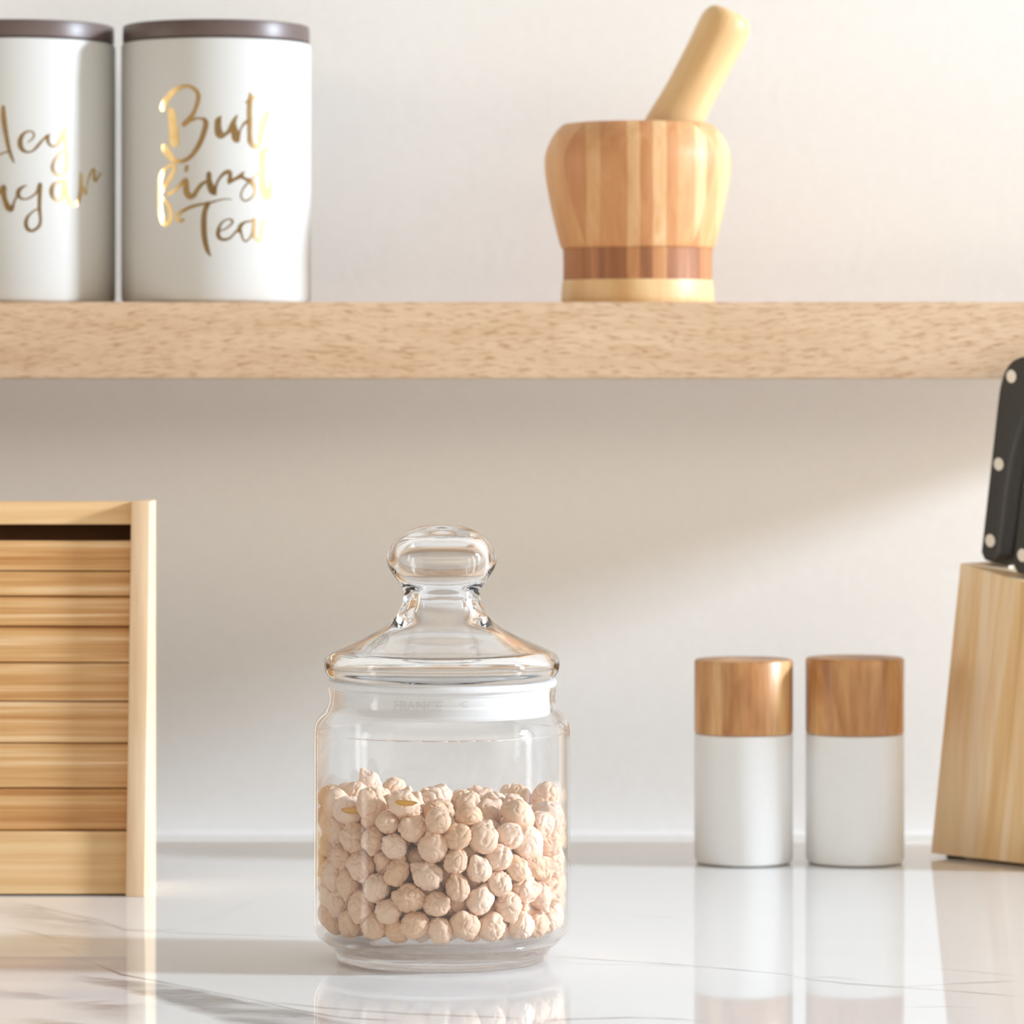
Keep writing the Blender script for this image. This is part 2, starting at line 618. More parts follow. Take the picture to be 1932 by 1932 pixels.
def worktop():
    xs = np.r_[np.linspace(-1.3, -.27, 30)[:-1], np.arange(-.27, .27, .0011), np.linspace(.27, 1.5, 36)]
    ys = np.r_[np.linspace(-.47, -.21, 10)[:-1], np.arange(-.21, .0, .0011), np.linspace(0, YB, 220)]
    nx, ny = len(xs), len(ys)
    X, Y = np.meshgrid(xs, ys)
    wx = X + .010 * fbm(X * 40, Y * 20, 3) + .0025 * fbm(X * 220, Y * 90, 9)
    wy = Y + .022 * fbm(X * 30, Y * 16, 11) + .006 * fbm(X * 150, Y * 60, 5)

    def line(pts, width, strength, soft=1.0, warp=1.0):
        """thin vein through photographed points; width in metres across Y"""
        g = [ground(*p) for p in pts]
        gx = np.array([p.x for p in g])
        gy = np.array([p.y for p in g])
        o = np.argsort(gx)
        gx, gy = gx[o], gy[o]
        xx, yy = X + warp * (wx - X) * .5, Y + warp * (wy - Y) * .5
        c = np.interp(xx, gx, gy)
        d = np.abs(yy - c) / (width * (.55 + 1.2 * vnoise(X * 60, Y * 0 + 3.3, 21)))
        ends = np.clip((X - gx[0]) / .012, 0, 1) * np.clip((gx[-1] - X) / .012, 0, 1)
        return strength * np.exp(-d ** 2 * soft) * ends * (.45 + .75 * vnoise(X * 90, Y * 30, 8))

    def smear(pts_a, pts_b, strength, seed, feather=.25):
        """broad grey cloud between two photographed lines"""
        ga, gb = [ground(*p) for p in pts_a], [ground(*p) for p in pts_b]
        a = np.interp(wx, [p.x for p in ga], [p.y for p in ga])
        b = np.interp(wx, [p.x for p in gb], [p.y for p in gb])
        t = (a - wy) / np.maximum(a - b, 1e-4)
        x0, x1 = max(ga[0].x, gb[0].x), min(ga[-1].x, gb[-1].x)
        ends = np.clip((wx - x0) / .02, 0, 1) * np.clip((x1 - wx) / .02, 0, 1)
        m = np.clip(t / .10, 0, 1) * np.clip((1 - t) / feather, 0, 1) * ends
        streak = np.clip(.70 + 1.3 * fbm(wx * 35, wy * 90 + wx * 30, seed), 0, 1)
        return strength * m * streak

    thin = np.zeros_like(X)
    for a in (dict(pts=[(165, 1812), (230, 1838), (290, 1850), (400, 1872), (480, 1887), (560, 1906), (640, 1919), (760, 1926)], width=.0012, strength=.95, warp=.35),
              dict(pts=[(480, 1888), (620, 1902), (760, 1912), (1000, 1922)], width=.0012, strength=.6, warp=.4),
              dict(pts=[(0, 1702), (60, 1709), (190, 1737), (235, 1755), (290, 1758), (345, 1754)], width=.0030, strength=.42, warp=.5),
              dict(pts=[(0, 1748), (60, 1760), (120, 1775)], width=.0022, strength=.38, warp=.5),
              dict(pts=[(290, 1760), (450, 1764), (600, 1768)], width=.0022, strength=.28, warp=.5),
              dict(pts=[(100, 1785), (135, 1795), (160, 1806)], width=.0022, strength=.5, warp=.5),
              dict(pts=[(90, 1893), (150, 1893), (230, 1886)], width=.0024, strength=.5, warp=.6),
              dict(pts=[(1035, 1804), (1180, 1813), (1300, 1822), (1400, 1831), (1480, 1838), (1530, 1848), (1600, 1855), (1700, 1862), (1932, 1881)], width=.0014, strength=.55, warp=.35),
              dict(pts=[(1050, 1816), (1200, 1820), (1380, 1829)], width=.0014, strength=.22, warp=.5),
              dict(pts=[(1480, 1844), (1600, 1856), (1690, 1862), (1790, 1857), (1932, 1850)], width=.0018, strength=.34, warp=.5),
              dict(pts=[(1500, 1846), (1560, 1843), (1640, 1850)], width=.0022, strength=.35, warp=.5),
              dict(pts=[(1740, 1826), (1830, 1832), (1932, 1842)], width=.0020, strength=.22, warp=.5),
              dict(pts=[(1690, 1902), (1790, 1900), (1860, 1903)], width=.0018, strength=.25, warp=.5),
              dict(pts=[(1000, 1925), (1090, 1922), (1190, 1919), (1290, 1923), (1330, 1928)], width=.0013, strength=.75, warp=.35),
              dict(pts=[(1180, 1727), (1300, 1731)], width=.0030, strength=.14, warp=.5),
              dict(pts=[(1640, 1711), (1700, 1713)], width=.0030, strength=.12, warp=.5)):
        thin = np.maximum(thin, line(**a))
    grey = np.zeros_like(X)
    for a in (dict(pts_a=[(140, 1832), (300, 1854), (480, 1890), (640, 1923), (800, 1945)], pts_b=[(140, 1848), (240, 1868), (330, 1905), (480, 1960), (800, 1990)], strength=1.25, seed=2, feather=.35),
              dict(pts_a=[(80, 1896), (200, 1893), (330, 1886)], pts_b=[(80, 1902), (200, 1930), (330, 1945)], strength=.75, seed=4, feather=.5),
              dict(pts_a=[(-60, 1862), (60, 1872), (160, 1888)], pts_b=[(-60, 1880), (60, 1890), (160, 1898)], strength=.5, seed=6, feather=.5),
              dict(pts_a=[(-60, 1916), (60, 1920), (200, 1938)], pts_b=[(-60, 1960), (60, 1960), (200, 1962)], strength=.7, seed=7, feather=.5),
              dict(pts_a=[(-60, 1704), (60, 1710), (190, 1738), (250, 1754)], pts_b=[(-60, 1748), (60, 1755), (190, 1762), (250, 1762)], strength=.65, seed=13, feather=.6),
              dict(pts_a=[(360, 1736), (420, 1716), (500, 1690)], pts_b=[(360, 1746), (430, 1734), (500, 1712)], strength=.30, seed=17, feather=.5)):
        grey = np.maximum(grey, smear(**a))
    warm = np.clip(smear([(-60, 1712), (100, 1740), (260, 1760)], [(-60, 1815), (100, 1812), (260, 1800)], .55, 23, .4), 0, 1)
    # far from the photographed part the slab keeps loose random veining
    far = np.clip((np.abs(X) - .26) / .05, 0, 1)
    r = np.abs(fbm(X * 5 + 3, Y * 9 + X * 4, 31))
    grey = np.maximum(grey, far * np.clip(1 - r / .02, 0, 1) * .6)
    n = nx * ny
    T = 0.030
    co = np.zeros((n + 4, 3), np.float32)
    co[:n, 0], co[:n, 1] = X.ravel(), Y.ravel()
    co[n:] = [(xs[0], ys[0], -T), (xs[-1], ys[0], -T), (xs[-1], ys[-1], -T), (xs[0], ys[-1], -T)]
    idx = np.arange(n).reshape(ny, nx)
    q = np.stack([idx[:-1, :-1], idx[:-1, 1:], idx[1:, 1:], idx[1:, :-1]], -1).reshape(-1, 4)
    faces = q.tolist()
    faces.append([n + 3, n + 2, n + 1, n])
    faces.append(idx[0, ::-1].tolist() + [n, n + 1])
    faces.append(idx[-1, :].tolist() + [n + 2, n + 3])
    faces.append(idx[:, 0].tolist() + [n + 3, n])
    faces.append(idx[::-1, -1].tolist() + [n + 1, n + 2])
    me = bpy.data.meshes.new('marble_worktop')
    me.from_pydata(co.tolist(), [], faces)
    at_ = me.attributes.new('vein', 'FLOAT_COLOR', 'POINT')
    col = np.zeros((n + 4, 4), np.float32)
    col[:n, 0], col[:n, 1], col[:n, 2], col[:, 3] = np.clip(grey, 0, 1).ravel(), np.clip(thin, 0, 1).ravel(), warm.ravel(), 1
    at_.data.foreach_set('color', col.ravel())
    me.update()
    return tag(link('marble_worktop', me, M_marble), 'polished white marble worktop with grey veins under the jar and boxes', 'worktop')


worktop()

# ------------------------------------------------------------------ shelf
ZS = 1.825
shelf_top, shelf_bot = at(0, 569.5, ZS).z, at(0, 713.5, ZS).z
XE = 0.352
tag(obj('wall_shelf', box_bm(-1.1, XE, ZS - ZJ, YW, shelf_bot, shelf_top, 0.0009, 2), M_oak), 'thick light oak board shelf on the white wall above the jar', 'shelf')

# ------------------------------------------------------------------ two tea and sugar canisters
ZC, RC = 1.871, 0.0417


def ribbon(bm, pts, axis_x, radius, org, scale, sub=6):
    """one brush stroke: photographed centre line with widths, laid on the canister's round wall"""
    p = smooth_profile([tuple(float(v) for v in q) for q in pts], sub)
    base = Vector((axis_x, ZC - ZJ, 0))
    cam_p = Vector((0, -ZJ, HC))

    def on_wall(px, py):
        d = Vector(((px - CX) / F, 1.0, (HY - py) / F))
        ox, oy = cam_p.x - base.x, cam_p.y - base.y
        a = d.x * d.x + d.y * d.y
        b = ox * d.x + oy * d.y
        disc = max(b * b - a * (ox * ox + oy * oy - radius * radius), 0)
        return cam_p + d * ((-b - math.sqrt(disc)) / a)
    rows = []
    n = len(p)
    for i, (x, y, wd) in enumerate(p):
        a, b = p[max(i - 1, 0)], p[min(i + 1, n - 1)]
        tx, ty = b[0] - a[0], b[1] - a[1]
        L = math.hypot(tx, ty) or 1
        nx_, ny_ = -ty / L, tx / L
        h = max(wd, 8) * 0.5
        rows.append((x, y, nx_, ny_, h, tx / L, ty / L))
    # rounded ends
    ext = []
    x, y, nx_, ny_, h, tx, ty = rows[0]
    for s, k in ((-.95, .30), (-.7, .70)):
        ext.append((x + tx * h * s, y + ty * h * s, nx_, ny_, h * k, tx, ty))
    ext += rows
    x, y, nx_, ny_, h, tx, ty = rows[-1]
    for s, k in ((.7, .70), (.95, .30)):
        ext.append((x + tx * h * s, y + ty * h * s, nx_, ny_, h * k, tx, ty))
    prev = None
    for x, y, nx_, ny_, h, tx, ty in ext:
        row = []
        for s in (-1, -.33, .33, 1):
            row.append(bm.verts.new(on_wall(org[0] + (x + nx_ * h * s) / scale, org[1] + (y + ny_ * h * s) / scale)))
        if prev:
            for k in range(3):
                bm.faces.new((prev[k], prev[k + 1], row[k + 1], row[k]))
        prev = row


A, B, K, D, E = (290, 150), (290, 270), (290, 360), (0, 190), (0, 300)
TEA = {
    'B': [(A, [(135, 420, 90), (165, 330, 95), (225, 240, 92), (310, 160, 80), (400, 110, 65), (490, 95, 52), (560, 115, 55), (620, 165, 60), (650, 240, 66), (640, 320, 66), (610, 420, 55), (575, 500, 60), (520, 580, 78), (460, 635, 78), (435, 660, 65)]),
          (A, [(255, 460, 105), (268, 550, 120), (283, 680, 132), (297, 800, 145), (305, 920, 145)]),
          (A, [(560, 585, 60), (620, 568, 36), (690, 567, 32), (740, 588, 62), (762, 640, 78), (745, 730, 78), (710, 840, 76), (660, 950, 74), (600, 1050, 66), (530, 1130, 62), (450, 1180, 60), (370, 1197, 60), (290, 1170, 85), (220, 1095, 108), (180, 1030, 112), (162, 980, 92)])],
    'u': [(A, [(985, 535, 16), (945, 595, 85), (940, 700, 95), (955, 780, 112), (985, 822, 84), (1050, 795, 52), (1110, 740, 66), (1155, 650, 76), (1190, 570, 50), (1222, 515, 12)]),
          (A, [(1165, 640, 70), (1175, 720, 95), (1192, 800, 112), (1207, 870, 112), (1212, 890, 80), (1245, 800, 46), (1272, 725, 26), (1310, 655, 36), (1365, 610, 50)])],
    't': [(A, [(1405, 195, 22), (1412, 270, 62), (1404, 350, 76), (1398, 450, 72), (1400, 560, 76), (1402, 700, 70), (1403, 820, 66), (1412, 900, 76), (1450, 968, 62), (1505, 985, 42), (1545, 950, 40), (1558, 850, 60), (1582, 720, 80), (1622, 600, 98), (1660, 490, 80)]),
          (A, [(1335, 338, 8), (1380, 318, 46), (1430, 270, 60), (1490, 238, 8)])],
    'f': [(B, [(100, 720, 60), (170, 620, 75), (230, 520, 75), (282, 420, 70), (300, 345, 66), (270, 312, 45), (210, 340, 50), (150, 400, 60), (105, 490, 65), (88, 600, 62), (86, 720, 64), (86, 850, 68), (95, 960, 70), (112, 1060, 72), (142, 1150, 76), (185, 1180, 80), (232, 1125, 78), (248, 1030, 70), (225, 930, 65), (175, 850, 58), (120, 795, 45)])],
    'i': [(B, [(212, 745, 56), (290, 700, 60), (370, 630, 56), (435, 560, 62), (470, 545, 72), (472, 640, 88), (482, 720, 90), (520, 775, 92), (580, 765, 72), (630, 690, 62), (690, 610, 55), (740, 575, 45), (785, 555, 40)]),
          (B, [(482, 345, 58), (472, 395, 58)])],
    'r': [(B, [(806, 445, 66), (808, 540, 78), (832, 640, 98), (868, 705, 108), (892, 735, 60)]),
          (B, [(890, 690, 66), (908, 630, 40), (935, 560, 34), (985, 485, 40), (1050, 428, 56), (1105, 420, 62), (1118, 480, 56), (1108, 545, 62), (1098, 590, 26)]),
          (B, [(1110, 560, 66), (1180, 528, 50), (1250, 490, 58), (1298, 440, 38), (1328, 418, 8)])],
    's': [(B, [(1285, 485, 60), (1340, 525, 40), (1400, 545, 66), (1448, 600, 58), (1480, 670, 30), (1462, 750, 30), (1400, 818, 24), (1330, 842, 22), (1285, 805, 22), (1275, 740, 22), (1310, 660, 22), (1360, 595, 26), (1430, 528, 26), (1490, 480, 20), (1545, 445, 28)])],
    'last_t': [(B, [(1592, 120, 75), (1592, 350, 66), (1592, 500, 76), (1605, 650, 90), (1642, 775, 108), (1690, 770, 90), (1720, 650, 88), (1726, 580, 66)]), (B, [(1550, 200, 26), (1600, 130, 60), (1655, 85, 70)])],
    'T': [(K, [(428, 425, 46), (372, 440, 58), (338, 395, 60), (372, 330, 56), (450, 280, 50), (560, 230, 48), (680, 200, 40), (800, 180, 34), (920, 145, 24), (1030, 122, 18), (1140, 125, 10)]),
          (K, [(788, 190, 76), (748, 290, 72), (733, 400, 80), (731, 520, 82), (736, 640, 80), (755, 760, 74), (786, 870, 60), (828, 950, 18)])],
    'e': [(K, [(955, 585, 22), (1040, 560, 22), (1110, 510, 25), (1152, 455, 28), (1130, 417, 26), (1060, 422, 20), (990, 472, 28), (948, 560, 46), (942, 640, 56), (970, 695, 46), (1040, 712, 40), (1110, 690, 32), (1170, 630, 28), (1225, 575, 34)])],
    'a': [(K, [(1240, 585, 50), (1268, 510, 58), (1330, 458, 34), (1400, 445, 26), (1450, 430, 44), (1468, 405, 26)]),
          (K, [(1258, 555, 54), (1282, 640, 30), (1312, 718, 25), (1350, 735, 22), (1400, 690, 24), (1438, 640, 44), (1455, 560, 46), (1462, 480, 48), (1466, 415, 30)]),
          (K, [(1466, 440, 44), (1462, 560, 42), (1452, 655, 46), (1490, 700, 24), (1532, 742, 34), (1558, 660, 40), (1572, 540, 40), (1600, 440, 36)])],
}
SUGAR = {
    'H': [(D, [(-262, 120, 60), (-250, 350, 78), (-232, 600, 72), (-225, 820, 46)]),
          (D, [(55, 105, 62), (57, 250, 86), (80, 430, 82), (110, 600, 72), (145, 780, 60), (190, 920, 44), (236, 1020, 22)]),
          (D, [(-250, 960, 26), (-80, 928, 30), (40, 872, 28), (150, 838, 30)])],
    'e': [(D, [(460, 692, 12), (530, 640, 25), (568, 572, 28), (545, 522, 28), (480, 505, 30), (402, 540, 46), (348, 620, 70), (336, 720, 80), (372, 808, 64), (450, 850, 36), (530, 838, 30), (600, 780, 46), (660, 710, 44), (720, 642, 36), (788, 582, 48), (832, 556, 10)])],
    'y': [(D, [(792, 600, 58), (798, 680, 50), (832, 738, 36), (900, 757, 28), (960, 722, 36), (1008, 650, 60), (1045, 560, 68), (1076, 450, 40)]),
          (D, [(1078, 480, 40), (1085, 600, 52), (1095, 750, 50), (1102, 880, 46), (1112, 1000, 46), (1102, 1130, 50), (1065, 1212, 36), (1000, 1240, 26), (922, 1208, 40), (878, 1140, 50), (876, 1060, 46), (920, 960, 36), (1000, 872, 28), (1085, 820, 30)])],
    's': [(E, [(-70, 440, 54), (-170, 400, 46), (-255, 470, 56), (-225, 570, 60), (-130, 650, 70), (-110, 740, 70), (-190, 830, 46), (-290, 800, 44)])],
    'u': [(E, [(-90, 620, 40), (-20, 560, 60), (62, 460, 76), (60, 580, 90), (88, 700, 82), (135, 800, 100), (185, 835, 84), (215, 780, 50), (242, 700, 30), (275, 630, 34)])],
    'g': [(E, [(450, 440, 12), (392, 455, 34), (322, 510, 64), (302, 580, 70), (332, 640, 46), (400, 666, 28), (480, 650, 30), (560, 600, 32), (622, 535, 44), (660, 430, 66)]),
          (E, [(665, 425, 72), (662, 540, 66), (656, 700, 60), (658, 850, 58), (672, 980, 46), (660, 1090, 50), (602, 1158, 50), (530, 1190, 46), (462, 1160, 60), (432, 1080, 60), (450, 980, 50), (512, 900, 30), (590, 842, 26), (645, 830, 30)])],
    'a': [(E, [(1060, 370, 70), (960, 385, 26), (892, 420, 52), (856, 520, 70), (872, 620, 56), (932, 685, 36), (1000, 680, 30), (1048, 620, 52), (1064, 500, 60), (1076, 380, 60)]),
          (E, [(1090, 400, 40), (1092, 520, 60), (1110, 620, 70), (1170, 730, 80), (1240, 760, 80), (1300, 700, 60), (1335, 560, 66), (1342, 400, 60), (1340, 240, 46)])],
    'r': [(E, [(1362, 440, 40), (1400, 530, 56), (1436, 592, 22), (1440, 500, 24), (1455, 380, 28), (1500, 240, 40), (1548, 172, 48), (1572, 212, 46), (1562, 290, 55), (1582, 360, 58), (1632, 300, 28), (1662, 238, 36)])],
}


def canister(cx, label, words, scale, top_h):
    base = Vector((cx, ZC - ZJ, shelf_top))
    t = thing('storage_canister', base, label, 'canister', 'script canisters on the shelf')
    hb, ht = at(0, 71, ZC - RC).z - base.z, at(0, 35, ZC - RC).z - base.z
    prof = [(0, .0006), (RC - .003, .0006), (RC - .0024, 0), (RC - .0008, .0006), (RC, .0022), (RC, hb - .0012), (RC - .0004, hb), (RC - .0018, hb + .0002), (0, hb + .0002)]
    obj('body', lathe(prof, 128), M_canister, t)
    rl = RC - 0.0005
    lidp = [(0, hb + .0004), (rl - .001, hb + .0004), (rl, hb + .0012), (rl - .0001, ht - .0010), (rl - .0004, ht - .0003), (rl - .0012, ht), (0, ht + .0003)]
    obj('lid', lathe(lidp, 128), M_lid, t)
    bm = bmesh.new()
    for strokes in words.values():
        for org, pts in strokes:
            ribbon(bm, pts, cx, RC + .00012, org, scale)
    o = wobj('lettering', bm, M_gold, t, angle=0)
    o['label'] = 'gold foil script lettering'
    # sub-millimetre foil: all normals outwards
    return t


canister(at(408, 0, ZC).x, 'white canister reading But first Tea in gold script, brown lid, right of the pair', TEA, 7.728, 0)
canister(at(39, 0, ZC).x, 'white canister reading Hey Sugar in gold script, cut off by the left edge', SUGAR, 8.782, 0)

# ------------------------------------------------------------------ mortar and pestle
ZM = 1.872
mx = at(1203, 0, ZM).x
mz = lambda y: HC + (HY - y) * ZM / F - shelf_top
mr = lambda r: r * ZM / F
mort = thing('mortar', (mx, ZM - ZJ, shelf_top), 'round striped wooden mortar with dark band standing on the shelf', 'mortar')
outer = [(141, 470), (146.5, 462), (161, 404), (173, 341), (176, 310), (174, 290), (165, 266), (154, 249), (145, 239), (141, 236), (137, 235.2)]
bowl = smooth_profile([(mr(r), mz(y)) for r, y in outer], 4)
inner = smooth_profile([(mr(137), mz(235.2)), (mr(131), mz(237)), (mr(128), mz(246)), (mr(127), mz(290)), (mr(118), mz(340)), (mr(90), mz(390)), (mr(50), mz(416)), (0, mz(424))], 4)
obj('bowl', lathe([(0, mz(470))] + bowl + inner[1:], 128), M_mortar, mort, angle=50)
zb0, zb1 = mz(470) - .00005, mz(529)
o = obj('band', lathe([(0, zb1), (mr(140.6), zb1), (mr(140.2), (zb0 + zb1) / 2), (mr(141.0), zb0), (0, zb0)], 128), M_band, mort)
o['label'] = 'dark striped wooden band'
zf = zb1 - .00005
o = obj('foot', lathe([(0, 0), (mr(142), 0), (mr(144.3), .0012), (mr(144.3), .003), (mr(142.2), zf - .001), (mr(141), zf), (0, zf)], 128), M_palewood, mort)
o['label'] = 'pale wooden foot ring'

# pestle: leans to the right in the bowl
pt = at(1369, 47, ZM)
pb = at(1276, 226, ZM)
ax = (pt - pb).normalized()
low = pb - ax * 0.0345
L = (at(1383, 22, ZM) - low).dot(ax)
pr = 49.5 * ZM / F
pp = [(0, 0), (pr * .55, .0008), (pr * .9, .004), (pr * 1.08, .010), (pr * 1.10, .018), (pr * 1.06, .032), (pr * .99, .042), (pr * .96, .052), (pr * .97, L - .020), (pr * 1.0, L - .010), (pr * .95, L - .0050), (pr * .78, L - .0016), (pr * .45, L - .0003), (0, L)]
pe = obj('pestle', lathe(smooth_profile(pp, 4), 64), M_palewood, None, angle=0)
pe.location = low
pe.rotation_euler = ax.to_track_quat('Z', 'Y').to_euler()
tag(pe, 'pale wooden pestle leaning to the right inside the mortar', 'pestle')

# ------------------------------------------------------------------ bamboo box with slatted front
z0 = 1.684
front = lambda h: z0 + .025 * h / .157                      # front line of the side panels leans back
hh = lambda y, rec=0.0: (lambda z: HC - (y - HY) * z / F)(z0 + rec + .012 * 0)


def h_at(y, rec):
    h = 0.05
    for _ in range(8):
        h = HC - (y - HY) * (front(h) + rec) / F
    return h


HB = h_at(946, 0)
xr = at(273, 0, z0).x
tp = 0.0076
xl = xr - 0.30
zback = 1.737
bx = thing('bamboo_box', (xr - .15, z0 - ZJ + .02, 0), 'bamboo box with horizontal slatted front on the worktop by the left edge', 'box')
for side, (a, b) in (('r', (xr - tp, xr)), ('l', (xl, xl + tp))):
    pts = lambda z, h: [(a, z - ZJ, h), (b, z - ZJ, h), (b, zback - ZJ, h), (a, zback - ZJ, h)]
    wobj('side_panel', hull_bm(pts(z0, 0.0), pts(front(HB), HB), .0006, 2), M_panel, bx)
xi0, xi1 = xl + tp + .0001, xr - tp - .0001


def bar(y_top, y_bot, rec, depth, h0=None):
    ht, hb = h_at(y_top, rec), (h_at(y_bot, rec) if h0 is None else h0)
    ring = lambda h: [(xi0, front(h) + rec - ZJ, h), (xi1, front(h) + rec - ZJ, h), (xi1, front(h) + rec + depth - ZJ, h), (xi0, front(h) + rec + depth - ZJ, h)]
    return ring(hb), ring(ht)


b_, t_ = bar(947, 989.5, .0060, .006)
wobj('top_rail', hull_bm(b_, t_, .0005, 2), M_rail, bx)
rt = HB
wobj('top_panel', box_bm(xi0, xi1, front(HB) + .0123 - ZJ, zback - ZJ - .0002, HB - .006, HB - .0006, .0004), M_rail, bx)
wobj('back_panel', box_bm(xi0, xi1, zback - ZJ - .006, zback - ZJ - .0004, .001, HB - .0065, .0004), M_dark, bx)
b_, t_ = bar(1569, 1692, .0038, .009, .0006)
wobj('base_board', hull_bm(b_, t_, .0006, 2), M_rail, bx)
sb = bmesh.new()
ys_ = [1019, 1077, 1125, 1182, 1250, 1323, 1402, 1487, 1567]
for i in range(8):
    b_, t_ = bar(ys_[i] + 1.2, ys_[i + 1] - .6, .0060, .005)
    hull_bm(b_, t_, .0010, 3, sb)
wobj('slat_front', sb, M_slat, bx)
b_, t_ = bar(1030, 1570, .0114, .0015)
wobj('slat_backing', hull_bm(b_, t_), M_dark, bx)  # dark-coloured sheet gives the slat gaps their shade


# ------------------------------------------------------------------ salt and pepper shakers
def shaker(cx, label, y_top, turn, crown):
    zc = 1.805
    R = 93 * zc / F
    t = thing('spice_shaker', (at(cx, 0, zc).x, zc - ZJ, 0), label, 'shaker', 'white shakers with wooden caps', turn)
    h1 = at(0, 1390, zc - R).z
    h2 = at(0, y_top, zc - R).z
    obj('body', lathe([(0, .0004), (R - .0016, .0004), (R - .0006, .0009), (R, .0024), (R, h1 - .0006), (R - .0005, h1 - .0001), (0, h1 - .0001)], 96), M_shaker, t)
    cap = [(0, h1 + .0001), (R - .0004, h1 + .0001), (R, h1 + .0006), (R, h2 - .0012), (R - .0004, h2 - .0003), (R - .0013, h2), (R * .5, h2 + crown * .8), (0, h2 + crown)]
    obj('cap', lathe(cap, 96), M_acacia, t)
    return t


shaker(1403, 'left white shaker with wooden cap, closer to the glass jar', 1249.5, 0.4, .0001)
shaker(1613, 'right white shaker with streaky wooden cap, closer to the knife block', 1246.0, 2.1, .0007)

# ------------------------------------------------------------------ knife block
c0 = ground(1755, 1617)
c1 = ground(1932, 1637)
e1 = (c1 - c0)
e1.z = 0
e1.normalize()
e2 = Vector((-e1.y, e1.x, 0))
LEAN, DROP = 0.137, 0.19
foot_h = 0.0016
top_h = 0.1273
kb = thing('knife_block', c0 + e1 * .045 + e2 * .03, 'slanted pale wooden knife block at the right edge of the worktop', 'knife block')


def kp(a, u, h):
    return c0 + e1 * (a + LEAN * h) + e2 * u + Vector((0, 0, h))


BL, BT = 0.079, 0.062
htop = lambda a: top_h - DROP * a
ringb = [kp(0, 0, foot_h), kp(BL, 0, foot_h), kp(BL, BT, foot_h), kp(0, BT, foot_h)]
ringt = [kp(0, 0, htop(0)), kp(BL, 0, htop(BL)), kp(BL, BT, htop(BL)), kp(0, BT, htop(0))]
body = wobj('body', hull_bm(ringb, ringt, .0006, 2), M_block, kb)
for a, u in ((.008, .008), (BL - .008, .008), (BL - .008, BT - .008), (.008, BT - .008)):
    bm = lathe([(0, 0), (.004, 0), (.0045, .0004), (.0045, foot_h - .0001), (0, foot_h - .0001)], 24)
    bmesh.ops.translate(bm, vec=c0 + e1 * a + e2 * u, verts=bm.verts)
    wobj('rubber_foot', bm, M_black, kb)

va = (e1 - Vector((0, 0, DROP))).normalized()               # across the handle, along the top of the block
vb = (e1 * (LEAN + .012) + Vector((0, 0, 1))).normalized()           # up the handle


def top_point(px, py):
    """where the photographed point lies on the block's sloping top"""
    n_ = va.cross(e2).normalized()
    p0 = kp(0, 0, htop(0))
    o_ = Vector((0, -ZJ, HC))
    d = Vector(((px - CX) / F, 1.0, (HY - py) / F))
    return o_ + d * ((p0 - o_).dot(n_) / d.dot(n_))


def knife(base, label, length):
    t = thing('kitchen_knife', base, label, 'knife', 'black handled knives in the block')
    k = length / .0885
    left = [(.0022, 0), (.0004, .0022), (0, .0050), (0, .030 * k), (0, .054 * k), (0, .0690 * k), (.0004, .0760 * k), (.0020, .0822 * k), (.0052, .0868 * k), (.0098, .0896 * k), (.0145, .0908 * k), (.0190, .0910 * k)]
    right = [(.0238, .0902 * k), (.0274, .0872 * k), (.0284, .0810 * k), (.0265, .0725 * k), (.0220, .0622 * k), (.0190, .050 * k), (.0176, .036 * k), (.0170, .020 * k), (.0160, .0060), (.0140, .0018), (.0115, 0)]
    out = smooth_profile(left + right, 3)
    T = .0062

    def ring(s, u):
        # the belly side is rounded: inset from the right edge only
        r = []
        for a, b in out:
            side = min(max((a - .005) / .013, 0), 1) * min(max((.083 * k - b) / .016, 0), 1)
            r.append(va * (a - s * side) + vb * (b if b > .004 else b + s * .15) + e2 * u)
        return r
    bm = bmesh.new()
    levels = [(.0088, -T), (.0076, -T + .0002), (.0052, -T + .0010), (.0026, -T + .0026), (.0008, -T + .0046), (0, 0), (.0008, T - .0046), (.0026, T - .0026), (.0052, T - .0010), (.0076, T - .0002), (.0088, T)]
    rings = [[bm.verts.new(p) for p in ring(s, u)] for s, u in levels]
    for a, b in zip(rings[:-1], rings[1:]):
        for i in range(len(a)):
            j = (i + 1) % len(a)
            bm.faces.new((a[i], a[j], b[j], b[i]))
    bm.faces.new(rings[0][::-1])
    bm.faces.new(rings[-1])
    h = obj('handle', bm, M_black, t, angle=28)
    for (a, b) in ((.0044, .0098 * k), (.0044, .0428 * k), (.0060, .0808 * k)):
        bm = bmesh.new()
        r = .00275
        m = Matrix((va, vb, e2)).transposed().to_4x4()
        for s in (-1, 1):
            bmesh.ops.create_cone(bm, cap_ends=True, segments=28, radius1=r if s < 0 else r * .92, radius2=r * .92 if s < 0 else r, depth=.0005,
                                  matrix=Matrix.Translation(va * a + vb * b + e2 * s * (T + .0001)) @ m)
        o = obj('rivet', bm, M_rivet, t)
        o['label'] = 'pale round rivet'
    bm = bmesh.new()
    ring_a = [va * .003 + e2 * -.0012, va * .012 + e2 * -.0012, va * .012 + e2 * .0012, va * .003 + e2 * .0012]
    hull_bm([p + vb * -.0005 for p in ring_a], [p + vb * .004 for p in ring_a], 0, 2, bm)
    obj('blade_heel', bm, M_rivet, t)
    return t


kn_up = vb * .0006
tp0 = top_point(1853, 1062)
knife(tp0 + e2 * .0062 - va * .0010 + kn_up, 'knife with tall black riveted handle, leftmost in the wooden block', .0890)
knife(tp0 + va * .0230 + e2 * .0005 + kn_up, 'second black knife handle, at the right picture edge beside the tall one', .0800)

